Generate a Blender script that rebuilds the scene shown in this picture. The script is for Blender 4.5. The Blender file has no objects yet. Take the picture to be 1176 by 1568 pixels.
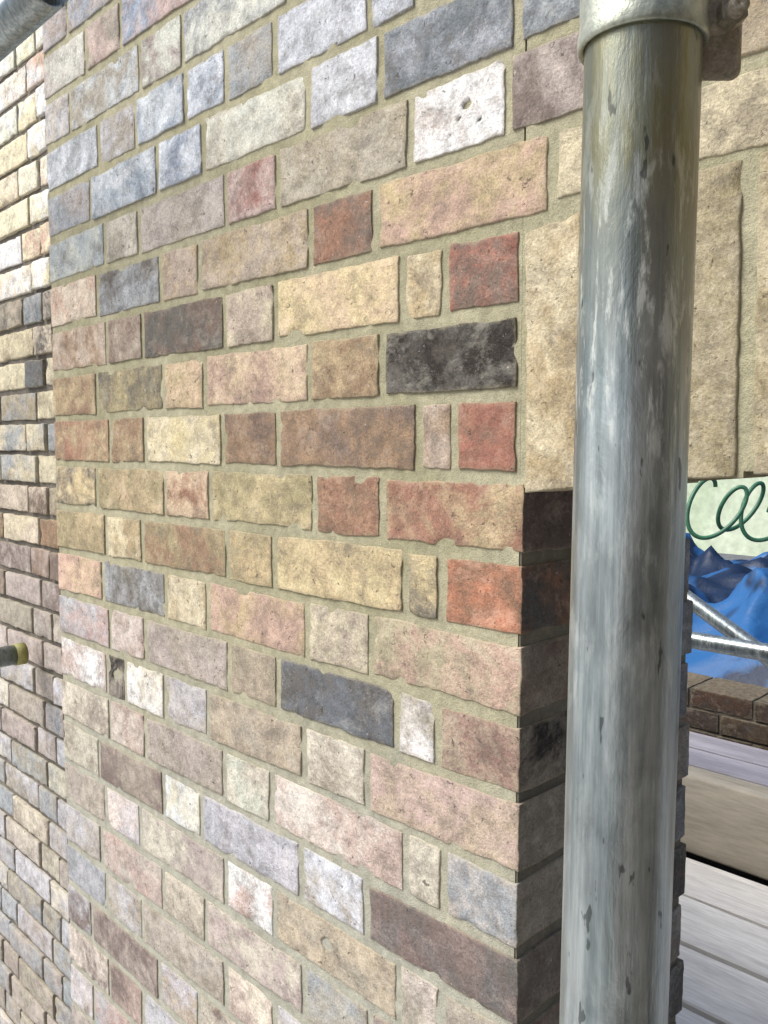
import bpy, math, random
from mathutils import Vector, noise, Matrix
random.seed(7)
CZ=4.6            # eye height above the ground (first scaffold lift)
W=0.6245          # distance of the wall face from the eye
XC=-0.458; XL=-1.446   # right / left edge of the brick pier
A=math.radians(45.5); PIT=math.atan(100/1300)
S,C=math.sin(A),math.cos(A); sp,cp=math.sin(PIT),math.cos(PIT)
ALB=1.0

# ---------------------------------------------------------------- helpers
def survey_x(px,z,y=W):
    """distance along the wall of a joint measured on the photograph (z = course height)"""
    lo,hi=-8.0,0.35
    for _ in range(40):
        m=(lo+hi)/2
        D=(-S*m+C*y)*cp-z*sp
        u=588+1300*(C*m+S*y)/D if D>0 else 9e9
        if u<px: lo=m
        else: hi=m
    return (lo+hi)/2
def lin(c,m=ALB):
    o=[]
    for v in c:
        v=v/255
        v=v/12.92 if v<=.04045 else ((v+.055)/1.055)**2.4
        o.append(v*m)
    return o
def empty(name,loc=(0,0,0)):
    e=bpy.data.objects.new(name,None); e.empty_display_size=.1
    bpy.context.collection.objects.link(e); e.location=loc; return e
class Acc:
    def __init__(s): s.v=[];s.f=[];s.b=[];s.a=[];s.r=[];s.e=[]
    def build(s,name,mat,parent=None,smooth=True):
        me=bpy.data.meshes.new(name); me.from_pydata(s.v,[],s.f); me.update()
        if s.b:
            for nm,arr in(("base",s.b),("alt",s.a)):
                at=me.attributes.new(nm,'FLOAT_COLOR','POINT')
                at.data.foreach_set("color",[k for c in arr for k in(c[0],c[1],c[2],1)])
            at=me.attributes.new("rnd",'FLOAT','POINT'); at.data.foreach_set("value",s.r)
            at=me.attributes.new("arris",'FLOAT','POINT'); at.data.foreach_set("value",s.e)
        if smooth: me.polygons.foreach_set("use_smooth",[True]*len(me.polygons))
        me.materials.append(mat)
        o=bpy.data.objects.new(name,me); bpy.context.collection.objects.link(o)
        if parent: o.parent=parent
        return o
def stops(a,b,step,r):
    n=max(1,int(math.ceil((b-a-2*r)/step)))
    return [a,a+.45*r]+[a+r+(b-a-2*r)*i/n for i in range(n+1)]+[b-.45*r,b]
def brick(acc,x0,x1,y0,y1,z0,z1,base,alt,step=.006,r=.0013,amp=1.0,lo=False,jit=.0007,xf=None,holes=(),face='y',ret=None):
    cx,cy,cz=(x0+x1)/2,(y0+y1)/2,(z0+z1)/2
    rnd=random.random()*50
    if lo:
        X,Y,Z=[x0,x1],[y0,y1],[z0,z1]
    else:
        r=r*random.uniform(.7,1.5)
        X,Y,Z=stops(x0,x1,step,r),stops(y0,y1,.02 if (y1-y0)>.03 and face=='y' else step,r),stops(z0,z1,step,r)
    nx,ny,nz=len(X)-1,len(Y)-1,len(Z)-1
    off=Vector((rnd,rnd*1.7,rnd*.3)); idx={}
    jy=random.uniform(-jit,jit); jx=random.uniform(-jit,jit) if face=='x' else 0
    tilt=random.uniform(-.012,.012)
    def vid(i,j,k):
        key=(i,j,k)
        if key in idx: return idx[key]
        p=Vector((X[i],Y[j],Z[k])); dark=False
        ez=min(p.z-z0,z1-p.z); ex=min(p.x-x0,x1-p.x); eyy=min(p.y-y0,y1-p.y)
        ed=min(ez,ex if face=='y' else eyy); ed=max(0,1-ed/.008) if not lo else .2
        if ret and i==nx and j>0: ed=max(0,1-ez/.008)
        if not lo:
            c=Vector((min(max(p.x,x0+r),x1-r),min(max(p.y,y0+r),y1-r),min(max(p.z,z0+r),z1-r)))
            d=p-c
            if d.length>1e-7: p=c+d.normalized()*r
            q=p+off
            nv=noise.noise_vector(q*18)*.0020+noise.noise_vector(q*55)*.0012+noise.noise_vector(q*150)*.0010
            if face=='y': nv.y*=.26
            else: nv.x*=.35
            p=p+nv*amp
            if face=='y':
                e=min(abs(p.x-x0),abs(p.x-x1),abs(p.z-z0),abs(p.z-z1))
                if e<.009:
                    ch=noise.noise(q*42)
                    if ch>.26: p.y+=(ch-.26)*.010*amp*(1-e/.009)
            p.z+=(p.x-cx)*tilt
            for hx,hz,hr in holes:
                dd=math.hypot(p.x-hx,(p.z-hz)*1.2)+noise.noise(q*140)*hr*.5
                if dd<hr: p.y+=min(.016,hr*1.6)*(1-(dd/hr)**3); dark=dd<hr*.85
        p.y+=jy; p.x+=jx
        if xf: p=xf(p)
        idx[key]=len(acc.v); acc.v.append((p.x,p.y,p.z+CZ))
        dk=(.035,.028,.022)
        b_,a_=base,alt
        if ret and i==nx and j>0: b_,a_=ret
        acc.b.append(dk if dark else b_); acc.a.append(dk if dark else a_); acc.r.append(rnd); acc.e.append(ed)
        return idx[key]
    for i in range(nx):
        for k in range(nz):
            acc.f.append((vid(i,0,k),vid(i+1,0,k),vid(i+1,0,k+1),vid(i,0,k+1)))
            if ny and (lo or face=='x'): acc.f.append((vid(i,ny,k),vid(i,ny,k+1),vid(i+1,ny,k+1),vid(i+1,ny,k)))
    for j in range(ny):
        for k in range(nz):
            acc.f.append((vid(0,j,k),vid(0,j,k+1),vid(0,j+1,k+1),vid(0,j+1,k)))
            acc.f.append((vid(nx,j,k),vid(nx,j+1,k),vid(nx,j+1,k+1),vid(nx,j,k+1)))
    for i in range(nx):
        for j in range(ny):
            acc.f.append((vid(i,j,0),vid(i,j+1,0),vid(i+1,j+1,0),vid(i+1,j,0)))
            acc.f.append((vid(i,j,nz),vid(i+1,j,nz),vid(i+1,j+1,nz),vid(i,j+1,nz)))
def box(acc,x0,x1,y0,y1,z0,z1,off=CZ):
    n=len(acc.v)
    acc.v+= [(x,y,z+off) for x in(x0,x1) for y in(y0,y1) for z in(z0,z1)]
    acc.f+= [tuple(n+i for i in q) for q in((0,1,3,2),(4,6,7,5),(0,4,5,1),(2,3,7,6),(0,2,6,4),(1,5,7,3))]
def tube(acc,p0,p1,r,seg=48,r_in=None,rings=1):
    p0,p1=Vector(p0),Vector(p1); d=(p1-p0).normalized()
    a=d.orthogonal().normalized(); b=d.cross(a)
    n=len(acc.v)
    for t in range(rings+1):
        c=p0.lerp(p1,t/rings)
        for i in range(seg):
            w=2*math.pi*i/seg; acc.v.append(tuple(c+(a*math.cos(w)+b*math.sin(w))*r))
    for t in range(rings):
        for i in range(seg):
            j=(i+1)%seg; o=n+t*seg; acc.f.append((o+i,o+j,o+seg+j,o+seg+i))
    ri=r_in or r*.86
    m=len(acc.v)
    for c in(p0,p1):
        for i in range(seg):
            w=2*math.pi*i/seg; acc.v.append(tuple(c+(a*math.cos(w)+b*math.sin(w))*ri))
    o=n+rings*seg
    for i in range(seg):
        j=(i+1)%seg
        acc.f.append((n+j,n+i,m+i,m+j)); acc.f.append((o+i,o+j,m+seg+j,m+seg+i)); acc.f.append((m+j,m+i,m+seg+i,m+seg+j))

# ---------------------------------------------------------------- materials
class NT:
    def __init__(s,name):
        s.m=bpy.data.materials.new(name); s.m.use_nodes=True; s.t=s.m.node_tree; s.t.nodes.clear()
        s.o=s.n('ShaderNodeOutputMaterial'); s.p=s.n('ShaderNodeBsdfPrincipled'); s.l(s.p.outputs[0],s.o.inputs[0])
    def n(s,t,**k):
        x=s.t.nodes.new(t)
        for a,b in k.items(): setattr(x,a,b)
        return x
    def l(s,a,b): s.t.links.new(a,b)
    def noise(s,vec,sc,det=4,rough=.55,dist=0):
        x=s.n('ShaderNodeTexNoise'); s.l(vec,x.inputs['Vector'])
        x.inputs['Scale'].default_value=sc;x.inputs['Detail'].default_value=det;x.inputs['Roughness'].default_value=rough;x.inputs['Distortion'].default_value=dist
        return x.outputs['Fac']
    def ramp(s,f,a,b,c0=0,c1=1):
        x=s.n('ShaderNodeMapRange'); s.l(f,x.inputs[0]); x.inputs[1].default_value=a;x.inputs[2].default_value=b;x.inputs[3].default_value=c0;x.inputs[4].default_value=c1
        return x.outputs[0]
    def mix(s,f,a,b,mode='MIX'):
        x=s.n('ShaderNodeMix',data_type='RGBA',blend_type=mode)
        for sock,v in((x.inputs[0],f),(x.inputs[6],a),(x.inputs[7],b)):
            if hasattr(v,'is_linked'): s.l(v,sock)
            elif isinstance(v,(int,float)): sock.default_value=v
            else: sock.default_value=(v[0],v[1],v[2],1)
        return x.outputs[2]
    def math(s,op,a,b=0):
        x=s.n('ShaderNodeMath',operation=op)
        for sock,v in((x.inputs[0],a),(x.inputs[1],b)):
            if hasattr(v,'is_linked'): s.l(v,sock)
            else: sock.default_value=v
        return x.outputs[0]
    def gray(s,f):
        x=s.n('ShaderNodeCombineColor'); [s.l(f,x.inputs[i]) for i in range(3)]; return x.outputs[0]
    def bump(s,h,strength=.5,dist=.002):
        b=s.n('ShaderNodeBump'); b.inputs['Strength'].default_value=strength; b.inputs['Distance'].default_value=dist
        s.l(h,b.inputs['Height']); s.l(b.outputs[0],s.p.inputs['Normal'])
    def pos(s): return s.n('ShaderNodeNewGeometry').outputs['Position']
    def vscale(s,v,sc):
        x=s.n('ShaderNodeVectorMath',operation='MULTIPLY'); s.l(v,x.inputs[0]); x.inputs[1].default_value=sc; return x.outputs[0]

def mat_brick(name):
    k=NT(name); pos=k.pos()
    at=lambda n:k.n('ShaderNodeAttribute',attribute_name=n)
    base,alt,rn,ar=at('base').outputs['Color'],at('alt').outputs['Color'],at('rnd').outputs['Fac'],at('arris').outputs['Fac']
    cb=k.n('ShaderNodeCombineXYZ'); [k.l(rn,cb.inputs[i]) for i in range(3)]
    ad=k.n('ShaderNodeVectorMath',operation='ADD'); k.l(pos,ad.inputs[0]); k.l(cb.outputs[0],ad.inputs[1]); v=ad.outputs[0]
    n1=k.noise(v,13,5,.75,.4)
    col=k.mix(k.ramp(n1,.42,.60,0,1),base,alt)
    n2=k.noise(v,52,6,.82)
    col=k.mix(1.0,col,k.gray(k.ramp(n2,.32,.70,.62,1.28)),'MULTIPLY')
    n3=k.noise(v,420,2,.7)
    col=k.mix(1.0,col,k.gray(k.ramp(n3,.3,.7,.74,1.20)),'MULTIPLY')
    n4=k.noise(k.vscale(v,(1,1,1.3)),21,7,.84,.3)
    col=k.mix(k.ramp(n4,.50,.68,0,.70),col,(.145,.125,.105))
    lime=k.ramp(n4,.48,.30,0,.60)
    col=k.mix(lime,col,k.mix(.55,(.60,.56,.47),k.mix(1.0,base,(1.5,1.5,1.5),'MULTIPLY')))
    em=k.ramp(k.math('ADD',ar,k.math('MULTIPLY',k.math('SUBTRACT',n2,.5),2.2)),.60,1.25,0,.6)
    col=k.mix(em,col,(.29,.26,.18))
    n6=k.noise(v,120,3,.65,.3)
    pit=k.ramp(n6,.29,.35,1,0)
    col=k.mix(k.math('MULTIPLY',pit,.7),col,(.07,.055,.045))
    grit=k.ramp(n6,.69,.73)
    col=k.mix(k.math('MULTIPLY',grit,.5),col,(.62,.58,.50))
    cr=k.noise(k.vscale(v,(1,1,1.8)),20,3,.6,2.2)
    crease=k.ramp(k.math('ABSOLUTE',k.math('SUBTRACT',cr,.5)),0,.007,1,0)
    crease=k.math('MULTIPLY',crease,k.ramp(n1,.51,.56))
    col=k.mix(k.math('MULTIPLY',crease,.5),col,(.11,.085,.065))
    k.l(col,k.p.inputs['Base Color']); k.p.inputs['Roughness'].default_value=.9; k.p.inputs['Specular IOR Level'].default_value=.25
    h=k.math('ADD',k.math('MULTIPLY',n2,1.3),k.math('MULTIPLY',n3,.30)); h=k.math('ADD',h,k.math('MULTIPLY',n4,.7))
    h=k.math('SUBTRACT',h,k.math('MULTIPLY',pit,.6)); h=k.math('SUBTRACT',h,k.math('MULTIPLY',crease,.5))
    k.bump(h,.55,.003)
    return k.m
def mat_mortar(name,c0,c1,c2=None):
    k=NT(name); pos=k.pos()
    n1=k.noise(pos,7,4,.6); n2=k.noise(pos,60,5,.7); n3=k.noise(pos,600,2,.7)
    col=k.mix(k.ramp(n1,.38,.62),c0,c1)
    if c2:
        sx=k.n('ShaderNodeSeparateXYZ'); k.l(pos,sx.inputs[0])
        z=k.math('ADD',sx.outputs[2],k.math('MULTIPLY',k.math('SUBTRACT',n1,.5),.5))
        col=k.mix(k.ramp(z,CZ-.22,CZ-.50,0,.8),col,c2)
    col=k.mix(1.0,col,k.gray(k.ramp(n2,.3,.7,.72,1.18)),'MULTIPLY')
    col=k.mix(1.0,col,k.gray(k.ramp(n3,.3,.7,.80,1.16)),'MULTIPLY')
    k.l(col,k.p.inputs['Base Color']); k.p.inputs['Roughness'].default_value=.95
    k.bump(k.math('ADD',k.math('MULTIPLY',n2,1.0),k.math('MULTIPLY',n3,.4)),.7,.003)
    return k.m
def mat_steel(name,tint=True):
    k=NT(name); pos=k.pos()
    st=k.noise(k.vscale(pos,(1,1,.05)),200,4,.65)
    st2=k.noise(k.vscale(pos,(1,1,.22)),150,6,.72,.3)
    fl=k.noise(k.vscale(pos,(1,1,.4)),46,6,.7,.4)
    big=k.noise(pos,9,3,.5)
    col=k.mix(k.ramp(st,.35,.65),(.25,.30,.315),(.47,.52,.54))
    col=k.mix(1.0,col,k.gray(k.ramp(fl,.32,.68,.68,1.16)),'MULTIPLY')
    sx=k.n('ShaderNodeSeparateXYZ'); k.l(pos,sx.inputs[0])
    if tint:
        up=k.ramp(sx.outputs[2],CZ+.02,CZ+.12)
        rust=k.math('MULTIPLY',up,k.ramp(k.math('ADD',k.math('MULTIPLY',fl,.5),k.math('MULTIPLY',st,.5)),.40,.56,.5,1))
        col=k.mix(k.math('MULTIPLY',rust,.9),col,(.20,.185,.09))
        zb=k.math('SUBTRACT',1.0,k.ramp(k.math('ABSOLUTE',k.math('SUBTRACT',sx.outputs[2],CZ+.045)),.03,.10))
        gate=k.math('MAXIMUM',k.math('MULTIPLY',k.ramp(big,.50,.62),.5),zb)
    else: gate=k.ramp(big,.48,.60)
    sm=k.math('MULTIPLY',k.ramp(st2,.52,.62),gate)
    col=k.mix(k.math('MULTIPLY',sm,.55),col,(.72,.75,.70))
    dk=k.ramp(k.noise(k.vscale(pos,(1,1,.30)),130,3,.6),.66,.69)
    col=k.mix(k.math('MULTIPLY',dk,.7),col,(.05,.055,.055))
    k.l(col,k.p.inputs['Base Color']); 
    k.l(k.ramp(sm,0,1,.82,.5),k.p.inputs['Metallic'])
    k.l(k.ramp(fl,.3,.7,.27,.44),k.p.inputs['Roughness'])
    k.bump(k.math('ADD',k.math('MULTIPLY',st,.5),k.math('MULTIPLY',fl,1.2)),.45,.0015)
    return k.m
def mat_plain(name,c0,c1,sc=20,rough=.8,stretch=(1,1,1),bump=.3,metal=0,bd=.003,con=(.82,1.12)):
    k=NT(name); v=k.vscale(k.pos(),stretch)
    n1=k.noise(v,sc,5,.65,.4); n2=k.noise(v,sc*8,3,.7)
    col=k.mix(k.ramp(n1,.35,.65),c0,c1)
    col=k.mix(1.0,col,k.gray(k.ramp(n2,.3,.7,*con)),'MULTIPLY')
    k.l(col,k.p.inputs['Base Color']); k.p.inputs['Roughness'].default_value=rough; k.p.inputs['Metallic'].default_value=metal
    k.bump(k.math('ADD',n1,k.math('MULTIPLY',n2,.5)),bump,bd)
    return k.m
M_BRICK=mat_brick('stock_brick')
M_MORT=mat_mortar('lime_mortar',(.32,.30,.19),(.40,.375,.26),(.38,.38,.33))
M_MORTR=mat_mortar('shaded_sooty_mortar',(.12,.11,.085),(.18,.165,.125))  # reveal mortar: shade of the opening painted in, along with soot
M_MORT2=mat_mortar('weathered_mortar',(.10,.09,.075),(.22,.195,.16))
M_STEEL=mat_steel('galvanised_steel'); M_STEEL2=mat_steel('galvanised_steel_plain',False)

# ---------------------------------------------------------------- palette
PAL=dict(cr=(214,202,170),tn=(190,166,124),yl=(208,189,138),pe=(214,184,150),pk=(200,163,146),rd=(166,98,82),og=(206,120,80),
 br=(158,124,94),pb=(132,108,98),dg=(108,104,100),bg=(158,166,174),db=(108,116,128),lv=(190,188,196),wh=(238,236,230),gt=(176,162,136),
 dk=(50,44,42),ol=(166,151,110),wb=(204,212,222),gp=(184,166,152),gc=(204,206,184),bl=(142,162,188),rb=(164,114,90),cp=(218,202,184))
def pc(n,m=1,k=0):
    j=random.uniform(.90,1.08)*m; c=lin(PAL[n]); L=.3*c[0]+.55*c[1]+.15*c[2]
    g=(L*1.07,L*.99,L*.80)
    if k>=4: g=(L*1.00,L*.99,L*1.02)
    if k<=-4: g=(L*.98,L*1.0,L*1.04)
    f=.32 if abs(k)<4 else .46
    return [min(.8,(v*(1-f)+g[i]*f)*j*random.uniform(.98,1.02)) for i,v in enumerate(c)]
ROWS={
-6:([150,207,283,345,420,565,640],'bg/wb lv/gt bl/wb wb/bl bg/gt wb/bg bg/wb db/bg'),
-5:([138,240,310,472,582,792],'bg/gp bl/wb wb/bl gc/cr wb/lv db/bg bg/db'),
-4:([160,212,345,425,628,778],'bg/gc cr/gt gp/gt pk/rd gt/tn wh/cp pb/gp'),
-3:([148,245,305,475,575,845],'cp/pk dg/bg gp/tn gp/tn pb/rb pk/tn cr/gt'),
-2:([163,218,343,422,615,680],'gp/br pb/gp dg/pb gp/cr pe/yl cr/tn rd/pb'),
-1:([148,250,313,473,585],'br/tn dg/ol pe/tn pe/pk br/tn dg/dk'),
0:([168,222,340,425,640,695],'rb/tn br/tn yl/cr br/pb pb/br gp/br rd/rb'),
1:([148,252,322,480,585],'yl/dg tn/ol pe/rb ol/yl br/rb rb/tn'),
2:([162,218,347,420,620,675],'ol/tn cr/tn br/ol ol/tn yl/tn dg/yl og/rb'),
3:([157,253,318,470,567],'pk/pe dg/bg tn/cr pk/tn cr/gp gt/pk'),
4:([168,222,350,425,608,670],'pk/lv cp/pk gt/gp tn/ol db/dg gt/wh tn/rb'),
5:([163,192,252,318,465,562],'wh/pk dk/gt cr/wh gp/lv gt/tn cr/gt pk/tn'),
6:([168,222,343,415,620,678],'cr/gt cp/pk gp/gt cr/gc cp/pk cr/gt bg/cp'),
7:([152,250,308,460,560],'cr/gt pb/gt cr/wb lv/bg wb/gt pb/dg'),
8:([162,215,345,420,610,675],'gt/gp lv/cp gp/cr wh/pk tn/gt gt/cp gp/gt'),
9:([155,250,315,465,565],'gt/lv gp/pk cr/gt gp/cr gt/bg pb/gp'),
10:([163,218,345,420,615,678],'bg/lv gt/lv gp/gt cr/pk lv/gt gt/pk gp/gt'),
}
HOLES={(-4,5):[(714,.006,.0058),(702,-.004,.003),(735,-.012,.0024)],(8,4):[(500,.004,.0088)],(5,1):[(178,.004,.012)]}
HZ=.0319
def camb(x):
    s=min(max((x-XC)/.92,0),1); return 4*.03*s*(1-s)
pier=empty('brick_wall')
acc=Acc(); mort=Acc()
def zone(k,x):
    pool_top=['bg','wb','gc','gp','lv','bl','gt','cr','gt','pk']
    pool_bot=['gt','gp','lv','cr','pk','bg','tn','pb','cp']
    return random.choice(pool_top if k<0 else pool_bot)
def bond(x,lo,even,dirn):
    st=even
    while (x<lo if dirn>0 else x>lo):
        L=.215 if st else .1025; st=not st
        x2=x+dirn*L
        yield (min(x,x2),max(x,x2)); x=x2+dirn*.010
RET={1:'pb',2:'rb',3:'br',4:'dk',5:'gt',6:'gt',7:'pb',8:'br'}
def retc(k):  # return face colours darkened: reveal shade painted in together with soot
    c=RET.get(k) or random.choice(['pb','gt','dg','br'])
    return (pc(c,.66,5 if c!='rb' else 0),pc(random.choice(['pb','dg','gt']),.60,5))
for k in range(-12,61):
    zc=.010-.075*k; z0,z1=zc-HZ,zc+HZ
    hi= -12<=k<=16
    right = (XC-.0085) if -2<=k<=0 else XC
    if k in ROWS:
        js,cols=ROWS[k]; cols=cols.split()
        xs=[XL]+[survey_x(j,zc) for j in js]
        if k>=-2: xs.append(right+.0055)
        else: 
            xs.append(xs[-1]+(.225 if k%2 else .1125))
        for i in range(len(xs)-1):
            g0,g1=random.uniform(.0045,.006),random.uniform(.0045,.006)
            a,b=xs[i]+(g0 if i else 0),xs[i+1]-g1
            cn=cols[i].split('/')
            hs_=[(survey_x(hp,zc),zc+dz_,hr) for hp,dz_,hr in HOLES.get((k,i),[])]
            zz0=z0+random.uniform(-.0010,.0012)
            if k==-3 and a>XC-.05: zz0=max(z0,.1875+camb((a+b)/2)+.009)
            dep=.1025 if (b-a)>.14 else .215
            endb=(i==len(xs)-2 and k>0)
            yb=W+(dep if endb else .03)
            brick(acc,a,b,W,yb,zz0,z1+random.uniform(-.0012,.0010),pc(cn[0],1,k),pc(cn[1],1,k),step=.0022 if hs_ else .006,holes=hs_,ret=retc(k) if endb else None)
        x=xs[-1]+.005
        if k<=-3:
            for n,(a,b) in enumerate(bond(x,.85,bool((k+1)%2),1)):
                zz0=z0 if k!=-3 else max(z0,.1875+camb((a+b)/2)+.009)
                c=random.choice(['tn','gt','gp','cr','br'])
                brick(acc,a,min(b,.85),W,W+.03,zz0,z1,pc(c),pc(random.choice(['tn','gt','cr','gp'])))
    else:
        x=right
        seq=[]
        if k%2==0: 
            seq=[(x-.095,x),(x-.155,x-.105)]; nx=x-.165
        else: nx=x
        seq+=list(bond(nx,XL+.02,True,-1))
        for a,b in seq:
            a=max(a,XL)
            if b-a<.02: continue
            endb=(b==x and k>0)
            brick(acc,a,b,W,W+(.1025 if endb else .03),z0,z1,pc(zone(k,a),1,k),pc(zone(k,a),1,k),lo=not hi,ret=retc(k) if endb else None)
        if k<=-3:
            for a,b in bond(right+.01,.85,bool(k%2),1):
                if a<b-.02 and a<.82: brick(acc,a,min(b,.85),W,W+.03,z0,z1,pc(zone(k,a)),pc(zone(k,a)),lo=not hi)
    for a,b in ([(W+.035,W+.19)] if hi else []):
        brick(acc,XL,XL+.02,a,b,z0,z1,pc(zone(k,0)),pc(zone(k,0)),face='x')
    if k>0:
        y=W+(.1125 if k%2 else .225)
        seq=[.13,.091] if k%2 else [.109]
        for j,L in enumerate(seq):
            if k==1 and y>W+.2: break
            if k==1: L=.115
            last=(j==len(seq)-1)
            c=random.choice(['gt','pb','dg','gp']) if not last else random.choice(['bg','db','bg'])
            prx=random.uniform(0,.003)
            brick(acc,XC-.05,XC+prx,y,y+L,z0,z1,pc(c,.55,5),pc(random.choice(['gt','bg','dg']),.55,5),lo=not hi,face='x')  # inner reveal bricks: shade put into the colour by darkening it
            y+=L+.01
acc.build('bricks',M_BRICK,pier)
arch=Acc(); PW=.0671
sc=['tn/cr','tn/gt','gt/ol','ol/cr','tn/gt','gt/pk','tn/cr','br/tn','gt/cr','tn/pk','ol/cr','gt/tn','tn/cr']
for i in range(14):
    a=-.4555+i*PW; b=a+PW-.0120; xm=(a+b)/2; dz=camb(xm)
    slope=4*.03*(1-2*(xm-XC)/.92)/.92
    n=sc[i%len(sc)].split('/')
    def xf(p,xm=xm,slope=slope):
        return Vector((p.x-(p.z-.07)*slope*.12,p.y,p.z+(p.x-xm)*slope))
    brick(arch,a,b,W-.001,W+.1,-.0417+dz,.1875+dz,pc(n[0],.92),pc(n[1],.92),xf=xf,amp=.8,step=.005)
    box(mort,a-.0060,b+.0060,W+.0016,W+.215,-.0405+dz,.25)
arch.build('arch_bricks',M_BRICK,pier)
r=.0019
box(mort,XL+r,XC-.004,W+r,W+.235,-CZ,.945)
box(mort,XC-r,.85,W+r,W+.213,.2501,.945)
box(mort,XC+.0001,XC+.9199,W+.01,W+.213,-CZ,-2.2)
mort.build('mortar',M_MORT,pier,smooth=False)
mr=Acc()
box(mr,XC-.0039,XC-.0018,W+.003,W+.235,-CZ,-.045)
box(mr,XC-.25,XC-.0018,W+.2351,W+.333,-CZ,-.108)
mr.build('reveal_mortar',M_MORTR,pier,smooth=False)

# ---------------------------------------------------------------- unseen wall added on the right to shade the reveal and the pole
wr=empty('added_shade_wall'); a3=Acc(); XR=.86
for k in range(-12,61):
    zc=.010-.075*k
    for a,b in bond(W+.33,-2.6,bool(k%2),-1):
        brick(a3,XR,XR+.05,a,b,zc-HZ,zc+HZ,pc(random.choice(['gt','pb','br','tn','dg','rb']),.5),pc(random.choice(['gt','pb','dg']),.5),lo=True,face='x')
a3.build('bricks',M_BRICK,wr,smooth=False)
m3=Acc(); box(m3,XR+.004,XR+.22,-2.6,W+.34,-CZ,.945); m3.build('mortar',M_MORT2,wr,smooth=False)

# ---------------------------------------------------------------- set-back wall on the left
wl=empty('brick_wall.001'); a2=Acc(); W2=.83
for k in range(-12,61):
    zc=.022-.075*k
    x=-1.30-(.055 if k%2 else 0)
    hi=k<24
    for a,b in bond(x,-7,bool(k%2),-1):
        far=a<-3.2
        if k<-4: pool=['cp','cr','wh','wh','cr','wh','cr','wh','cp','pk']  # top courses paled, here and by mm: overexposed light painted into the bricks
        elif k<2: pool=['cr','db','bg','gt','cp','cr','dg','bg','gp','cr']
        elif k<8: pool=['gp','gt','pb','cr','br','rb','gt','gp','cp']
        else: pool=['bg','lv','gt','gp','bg','lv','cr','gt','gp']
        kk=k if k>3 else 0
        mm=1.25 if k<-4 else 1
        brick(a2,a,b,W2,W2+.03,zc-.032,zc+.032,pc(random.choice(pool),mm,kk),pc(random.choice(pool),mm,kk),lo=not hi or far,step=.012,r=.003,amp=1.4,jit=.003)
a2.build('bricks',M_BRICK,wl)
m2=Acc(); box(m2,-7,XL+.001,W2+.007,W2+.22,-CZ,.022+.075*12+.038); m2.build('mortar',M_MORT2,wl,smooth=False)

# ---------------------------------------------------------------- scaffold standard
pole=empty('scaffold_pole'); t=Acc()
PX,PY=-.1895,.338
def lean(z): return (PX+C*.0085*(z-.1)+C*.0005,PY+S*.0085*(z-.1))
b0=lean(-CZ); b1_=lean(2.2)
tube(t,(b0[0],b0[1],0.02),(b1_[0],b1_[1],CZ+2.2),.02400,seg=64,rings=40)
t.build('tube',M_STEEL,pole)
s=Acc()
def lathe(acc,cx,cy,prof,seg=64):
    n=len(acc.v)
    for rr,z in prof:
        for i in range(seg):
            w=2*math.pi*i/seg; acc.v.append((cx+rr*math.cos(w),cy+rr*math.sin(w),z+CZ))
    for j in range(len(prof)-1):
        for i in range(seg):
            q=(i+1)%seg; acc.f.append((n+j*seg+i,n+j*seg+q,n+(j+1)*seg+q,n+(j+1)*seg+i))
Z0=.009
lathe(s,PX+C*.0006,PY+S*.0006,[(r_,z_+Z0) for r_,z_ in[(.0241,.1590),(.0256,.1580),(.0264,.1585),(.0267,.160),(.0267,.1635),(.0262,.1655),(.0260,.167),(.0260,.262),(.0272,.266),(.0272,.273),(.0262,.275),(.0243,.275)]])
M_COUP=mat_plain('coupler_steel',(.26,.29,.25),(.46,.48,.40),40,.42,metal=.6,con=(.75,1.15),bump=.2)
so=s.build('coupler_sleeve',M_COUP,pole)
import bmesh
def bev_box(name,size,loc,rotz,mat,parent,bev=.003,seg=3):
    bm=bmesh.new(); bmesh.ops.create_cube(bm,size=1); bmesh.ops.scale(bm,vec=size,verts=bm.verts)
    bmesh.ops.bevel(bm,geom=bm.edges[:],offset=bev,segments=seg,profile=.5,affect='EDGES')
    me=bpy.data.meshes.new(name); bm.to_mesh(me); bm.free(); me.materials.append(mat)
    for p in me.polygons:p.use_smooth=True
    o=bpy.data.objects.new(name,me); bpy.context.collection.objects.link(o); o.location=loc; o.rotation_euler=(0,0,rotz); o.parent=parent; return o
ra=math.atan2(S,C)
def off(l,f=0,z=0): return (PX+C*l-S*f,PY+S*l+C*f,CZ+z)
M_LUG=mat_plain('coupler_lug_steel',(.24,.21,.16),(.40,.36,.28),70,.55,metal=.4,con=(.6,1.2))
bev_box('lug',(.024,.008,.10),off(.031,.002,.2055),ra,M_LUG,pole,.0038,4)
bev_box('lug_plate',(.016,.022,.05),off(.029,.006,.196),ra,M_LUG,pole,.005,3)
hb=Acc(); tube(hb,off(.035,-.011,.178),off(.035,-.001,.178),.0060,seg=6,r_in=.004); hb.build('bolt_nut',M_LUG,pole,smooth=False)
hb=Acc(); tube(hb,off(.035,-.016,.178),off(.035,.02,.178),.0040,seg=20,r_in=.0001); hb.build('bolt',M_LUG,pole)

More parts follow.
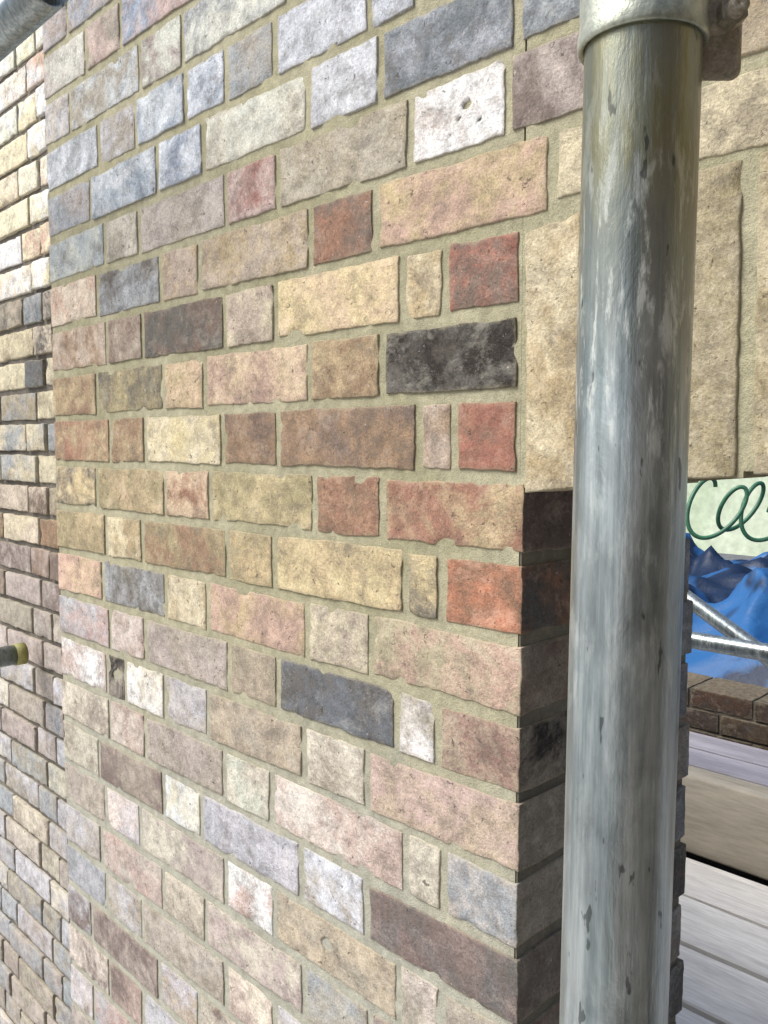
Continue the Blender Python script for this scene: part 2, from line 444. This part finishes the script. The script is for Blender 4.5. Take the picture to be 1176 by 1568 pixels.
def stube(name,p0,p1,mat=None):
    e=empty(name); q=Acc(); tube(q,(p0[0],p0[1],p0[2]+CZ),(p1[0],p1[1],p1[2]+CZ),.02415,rings=8); q.build('tube',mat or M_STEEL2,e); return e
led=stube('scaffold_tube',(-1.02,.45,.540),(-5.5,.45,.50))
tr=stube('scaffold_tube.001',(-2.06,-1.0,-.500),(-2.06,.78,-.500))
M_YEL=mat_plain('yellow_cap_plastic',(.22,.21,.07),(.32,.30,.10),50,.6)
q=Acc(); tube(q,(-2.06,.775,CZ-.500),(-2.06,.80,CZ-.500),.026,r_in=.001); q.build('end_cap',M_YEL,tr)

# ---------------------------------------------------------------- decks behind the opening
M_DECK=mat_plain('weathered_board',(.62,.60,.58),(.80,.78,.75),14,.85,(.12,1,1))
M_DECK2=mat_plain('grey_board',(.30,.29,.34),(.44,.42,.48),14,.85,(.12,1,1))
M_BEAM=mat_plain('tan_timber',(.38,.34,.27),(.50,.45,.37),12,.85,(.15,1,1))
def boards(name,x0,x1,ylist,z,mat,wd=.22,th=.038,gap=.012):
    e=empty(name); i=0
    for y in ylist:
        q=Acc(); i+=1
        nn=24
        w=wd-gap; dz=random.uniform(-.004,.004)
        sec=[(0,-th),(0,-.004),(.004,0),(w-.004,0),(w,-.004),(w,-th)]
        for a in range(nn+1):
            x=x0+(x1-x0)*a/nn; wob=noise.noise(Vector((x*1.3,y*5,z)))*.006
            for sy,sz in sec: q.v.append((x,y+sy+wob*.4,CZ+z+sz+dz+wob*.5))
        for a in range(nn):
            for b in range(6):
                c=(b+1)%6; q.f.append((a*6+b,a*6+c,(a+1)*6+c,(a+1)*6+b))
        q.f.append(tuple(range(5,-1,-1))); q.f.append(tuple(nn*6+b for b in range(6)))
        q.build('board_%d'%i,mat,e,smooth=False)
    return e
boards('scaffold_deck',-4.5,2.2,[1.1+.222*i for i in range(6)],-1.25,M_DECK,.222,gap=.018)
boards('scaffold_deck.001',-6,.8,[-1.1+.225*i for i in range(6)],-1.5,M_DECK,.225)
bb=empty('timber_beam'); q=bev_box('beam',(7,.09,.245),(-1.2,2.485,CZ-1.127),0,M_BEAM,bb,.008,2)
boards('plank_walkway',-4.5,2.2,[2.535+.15*i for i in range(2)],-1.0,M_DECK2,.15)
par=empty('brick_parapet'); pa=Acc(); pm=Acc()
for k in range(6):
    zz=-.857-.075*k; x=-4.5+(.11 if k%2 else 0)
    while x<2.2:
        brick(pa,x,x+.215,2.86,3.06,zz-.065,zz,pc(random.choice(['pb','rb','pb','br']),.28),pc(random.choice(['pb','br','rb']),.28),lo=not(-2.2<x<-.6),jit=.002,step=.02); x+=.225
box(pm,-4.5,2.2,2.866,3.054,-1.5,-.862)
pa.build('bricks',M_BRICK,par,smooth=True); pm.build('mortar',M_MORT2,par,smooth=False)
stube('scaffold_tube.002',(-4.2,2.28,-.545),(2.2,2.28,-.545))
stube('scaffold_tube.003',(-2.3,2.62,.10),(.2,2.40,-1.22))
rf=Acc(); box(rf,-7,6,3.07,9,-1.45,-1.15); box(rf,-7,6,2.3,3.07,-1.7,-1.32)
M_ROOF=mat_plain('roof_felt',(.10,.11,.12),(.17,.18,.19),8,.9)
rf.build('flat_roof',M_ROOF,None,smooth=False)

kt=NT('blue_tarp'); v=kt.pos(); n=kt.noise(v,2.6,3,.55,.6); col=kt.mix(kt.ramp(n,.46,.53),(.008,.022,.06),(.022,.11,.30)); kt.l(col,kt.p.inputs['Base Color']); kt.p.inputs['Roughness'].default_value=.5; kt.p.inputs['Specular IOR Level'].default_value=.3
kt.bump(kt.noise(v,14,4,.55,1.0),.5,.012); M_TARP=kt.m
ta=Acc(); NX,NY=180,130
for j in range(NY+1):
    for i in range(NX+1):
        x=-3.6+4.2*i/NX; y=3.12+3.2*j/NY
        e=min(i/NX,1-i/NX,j/NY,1-j/NY)*6; e=min(1,e)
        p=Vector((x*1.4,y*1.4,.3))
        h=.30+.26*noise.noise(p)+.20*(1-abs(noise.noise(p*1.6+Vector((4,1,2))))*2)+.09*(1-abs(noise.noise(p*3.2))*2)+.02*(1-abs(noise.noise(p*7))*2)
        h+= .06*math.exp(-((x+1.75)**2+(y-4.1)**2)/.5)
        h=h*e+.012
        dx=noise.noise(p*2+Vector((9,0,0)))*.12
        ta.v.append((x+dx*e,y+dx*e,CZ-1.15+max(h,.012)))
for j in range(NY):
    for i in range(NX):
        a=j*(NX+1)+i; ta.f.append((a,a+1,a+NX+2,a+NX+1))
ta.build('blue_tarpaulin',M_TARP)
M_HOSE=mat_plain('green_hose_rubber',(.03,.12,.07),(.05,.18,.10),30,.4)
cu=bpy.data.curves.new('green_hose','CURVE'); cu.dimensions='3D'; cu.bevel_depth=.008; cu.bevel_resolution=4
sp_=cu.splines.new('POLY')
N=360
sp_.points.add(N-1)
for i,p in enumerate(sp_.points):
    f=i/N; w=f*2*math.pi*3.4+.8
    sz_=1+.18*math.sin(w*.37+1)
    lat=-.17+.34*f+(.062*math.cos(w)+.040*math.sin(w))*sz_
    az=.098*math.sin(w)*sz_
    dep_=.05*math.cos(w*.5)
    p.co=(-1.33+lat*C-dep_*S,3.2+lat*S+dep_*C,CZ-.235+az,1)
cu.materials.append(M_HOSE); ho=bpy.data.objects.new('green_hose',cu); bpy.context.collection.objects.link(ho)

M_REND=mat_plain('pale_render',(.46,.55,.40),(.58,.65,.52),.9,.9,bump=.1)
M_TILE=mat_plain('roof_tile',(.14,.08,.06),(.22,.12,.09),6,.85)
M_GLASS=mat_plain('window_glass',(.03,.04,.05),(.05,.06,.07),2,.1,bump=0)
M_FRAME=mat_plain('white_frame',(.75,.75,.73),(.8,.8,.78),10,.5,bump=.05)
hs=empty('rendered_house'); b1=Acc(); box(b1,-14,2,14,22,0,6.2,off=0); b1.build('walls',M_REND,hs,smooth=False)
b2=Acc(); b2.v=[(-14.4,13.6,6.1),(2.4,13.6,6.1),(2.4,22.4,6.1),(-14.4,22.4,6.1),(-14.4,18,8.8),(2.4,18,8.8)]; b2.f=[(0,1,5,4),(2,3,4,5),(0,4,3),(1,2,5),(0,3,2,1)]; b2.build('roof',M_TILE,hs,smooth=False)
g=Acc(); fr=Acc()
for x in(-12,-8.6,-1.5):
    for z in(.9,3.7):
        if x==-1.5 and z<2: continue
        box(g,x,x+1.2,13.985,14.1,z,z+1.3,off=0)
        for q_ in((x-.07,x,z-.07,z+1.37),(x+1.2,x+1.27,z-.07,z+1.37),(x+.57,x+.63,z,z+1.3)): box(fr,q_[0],q_[1],13.95,14.08,q_[2],q_[3],off=0)
        box(fr,x,x+1.2,13.953,14.08,z+1.3,z+1.37,off=0); box(fr,x-.1,x+1.3,13.9,14.08,z-.14,z-.07,off=0)
g.build('windows',M_GLASS,hs,smooth=False); fr.build('window_frames',M_FRAME,hs,smooth=False)
gd=Acc(); gd.v=[(-400,-400,0),(400,-400,0),(400,400,0),(-400,400,0)]; gd.f=[(0,1,2,3)]
gd.build('ground',mat_plain('paving',(.30,.30,.29),(.40,.39,.37),1.5,.9),None,smooth=False)

# ---------------------------------------------------------------- light
sc_=bpy.context.scene
w=bpy.data.worlds.new('World'); sc_.world=w; w.use_nodes=True; nt=w.node_tree; nt.nodes.clear()
sk=nt.nodes.new('ShaderNodeTexSky'); sk.sky_type='NISHITA'; sk.sun_disc=False
D=Vector((-.38,-.49,.75)).normalized()
el=math.asin(D.z); az=math.atan2(D.x,D.y)
sk.sun_elevation=el; sk.sun_rotation=az; sk.air_density=1.0; sk.dust_density=3.0
hv=nt.nodes.new('ShaderNodeHueSaturation'); hv.inputs['Saturation'].default_value=.8; nt.links.new(sk.outputs[0],hv.inputs['Color'])
bg=nt.nodes.new('ShaderNodeBackground'); bg.inputs[1].default_value=.15
ou=nt.nodes.new('ShaderNodeOutputWorld'); nt.links.new(hv.outputs[0],bg.inputs[0]); nt.links.new(bg.outputs[0],ou.inputs[0])
sl=bpy.data.lights.new('sun','SUN'); sl.energy=4.5; sl.angle=math.radians(35); sl.color=(1,.97,.91)
so=bpy.data.objects.new('sun',sl); bpy.context.collection.objects.link(so); so.rotation_euler=D.to_track_quat('Z','Y').to_euler(); so.location=(-4,-6,12)
cam=bpy.data.cameras.new('camera'); cam.sensor_fit='VERTICAL'; cam.sensor_height=36; cam.lens=1300/1568*36; cam.clip_start=.02; cam.clip_end=1500
co=bpy.data.objects.new('camera',cam); bpy.context.collection.objects.link(co); co.location=(0,0,CZ); co.rotation_euler=(math.pi/2-PIT,0,A)
sc_.camera=co
sc_.view_settings.view_transform='Standard'; sc_.view_settings.look='None'; sc_.view_settings.exposure=0
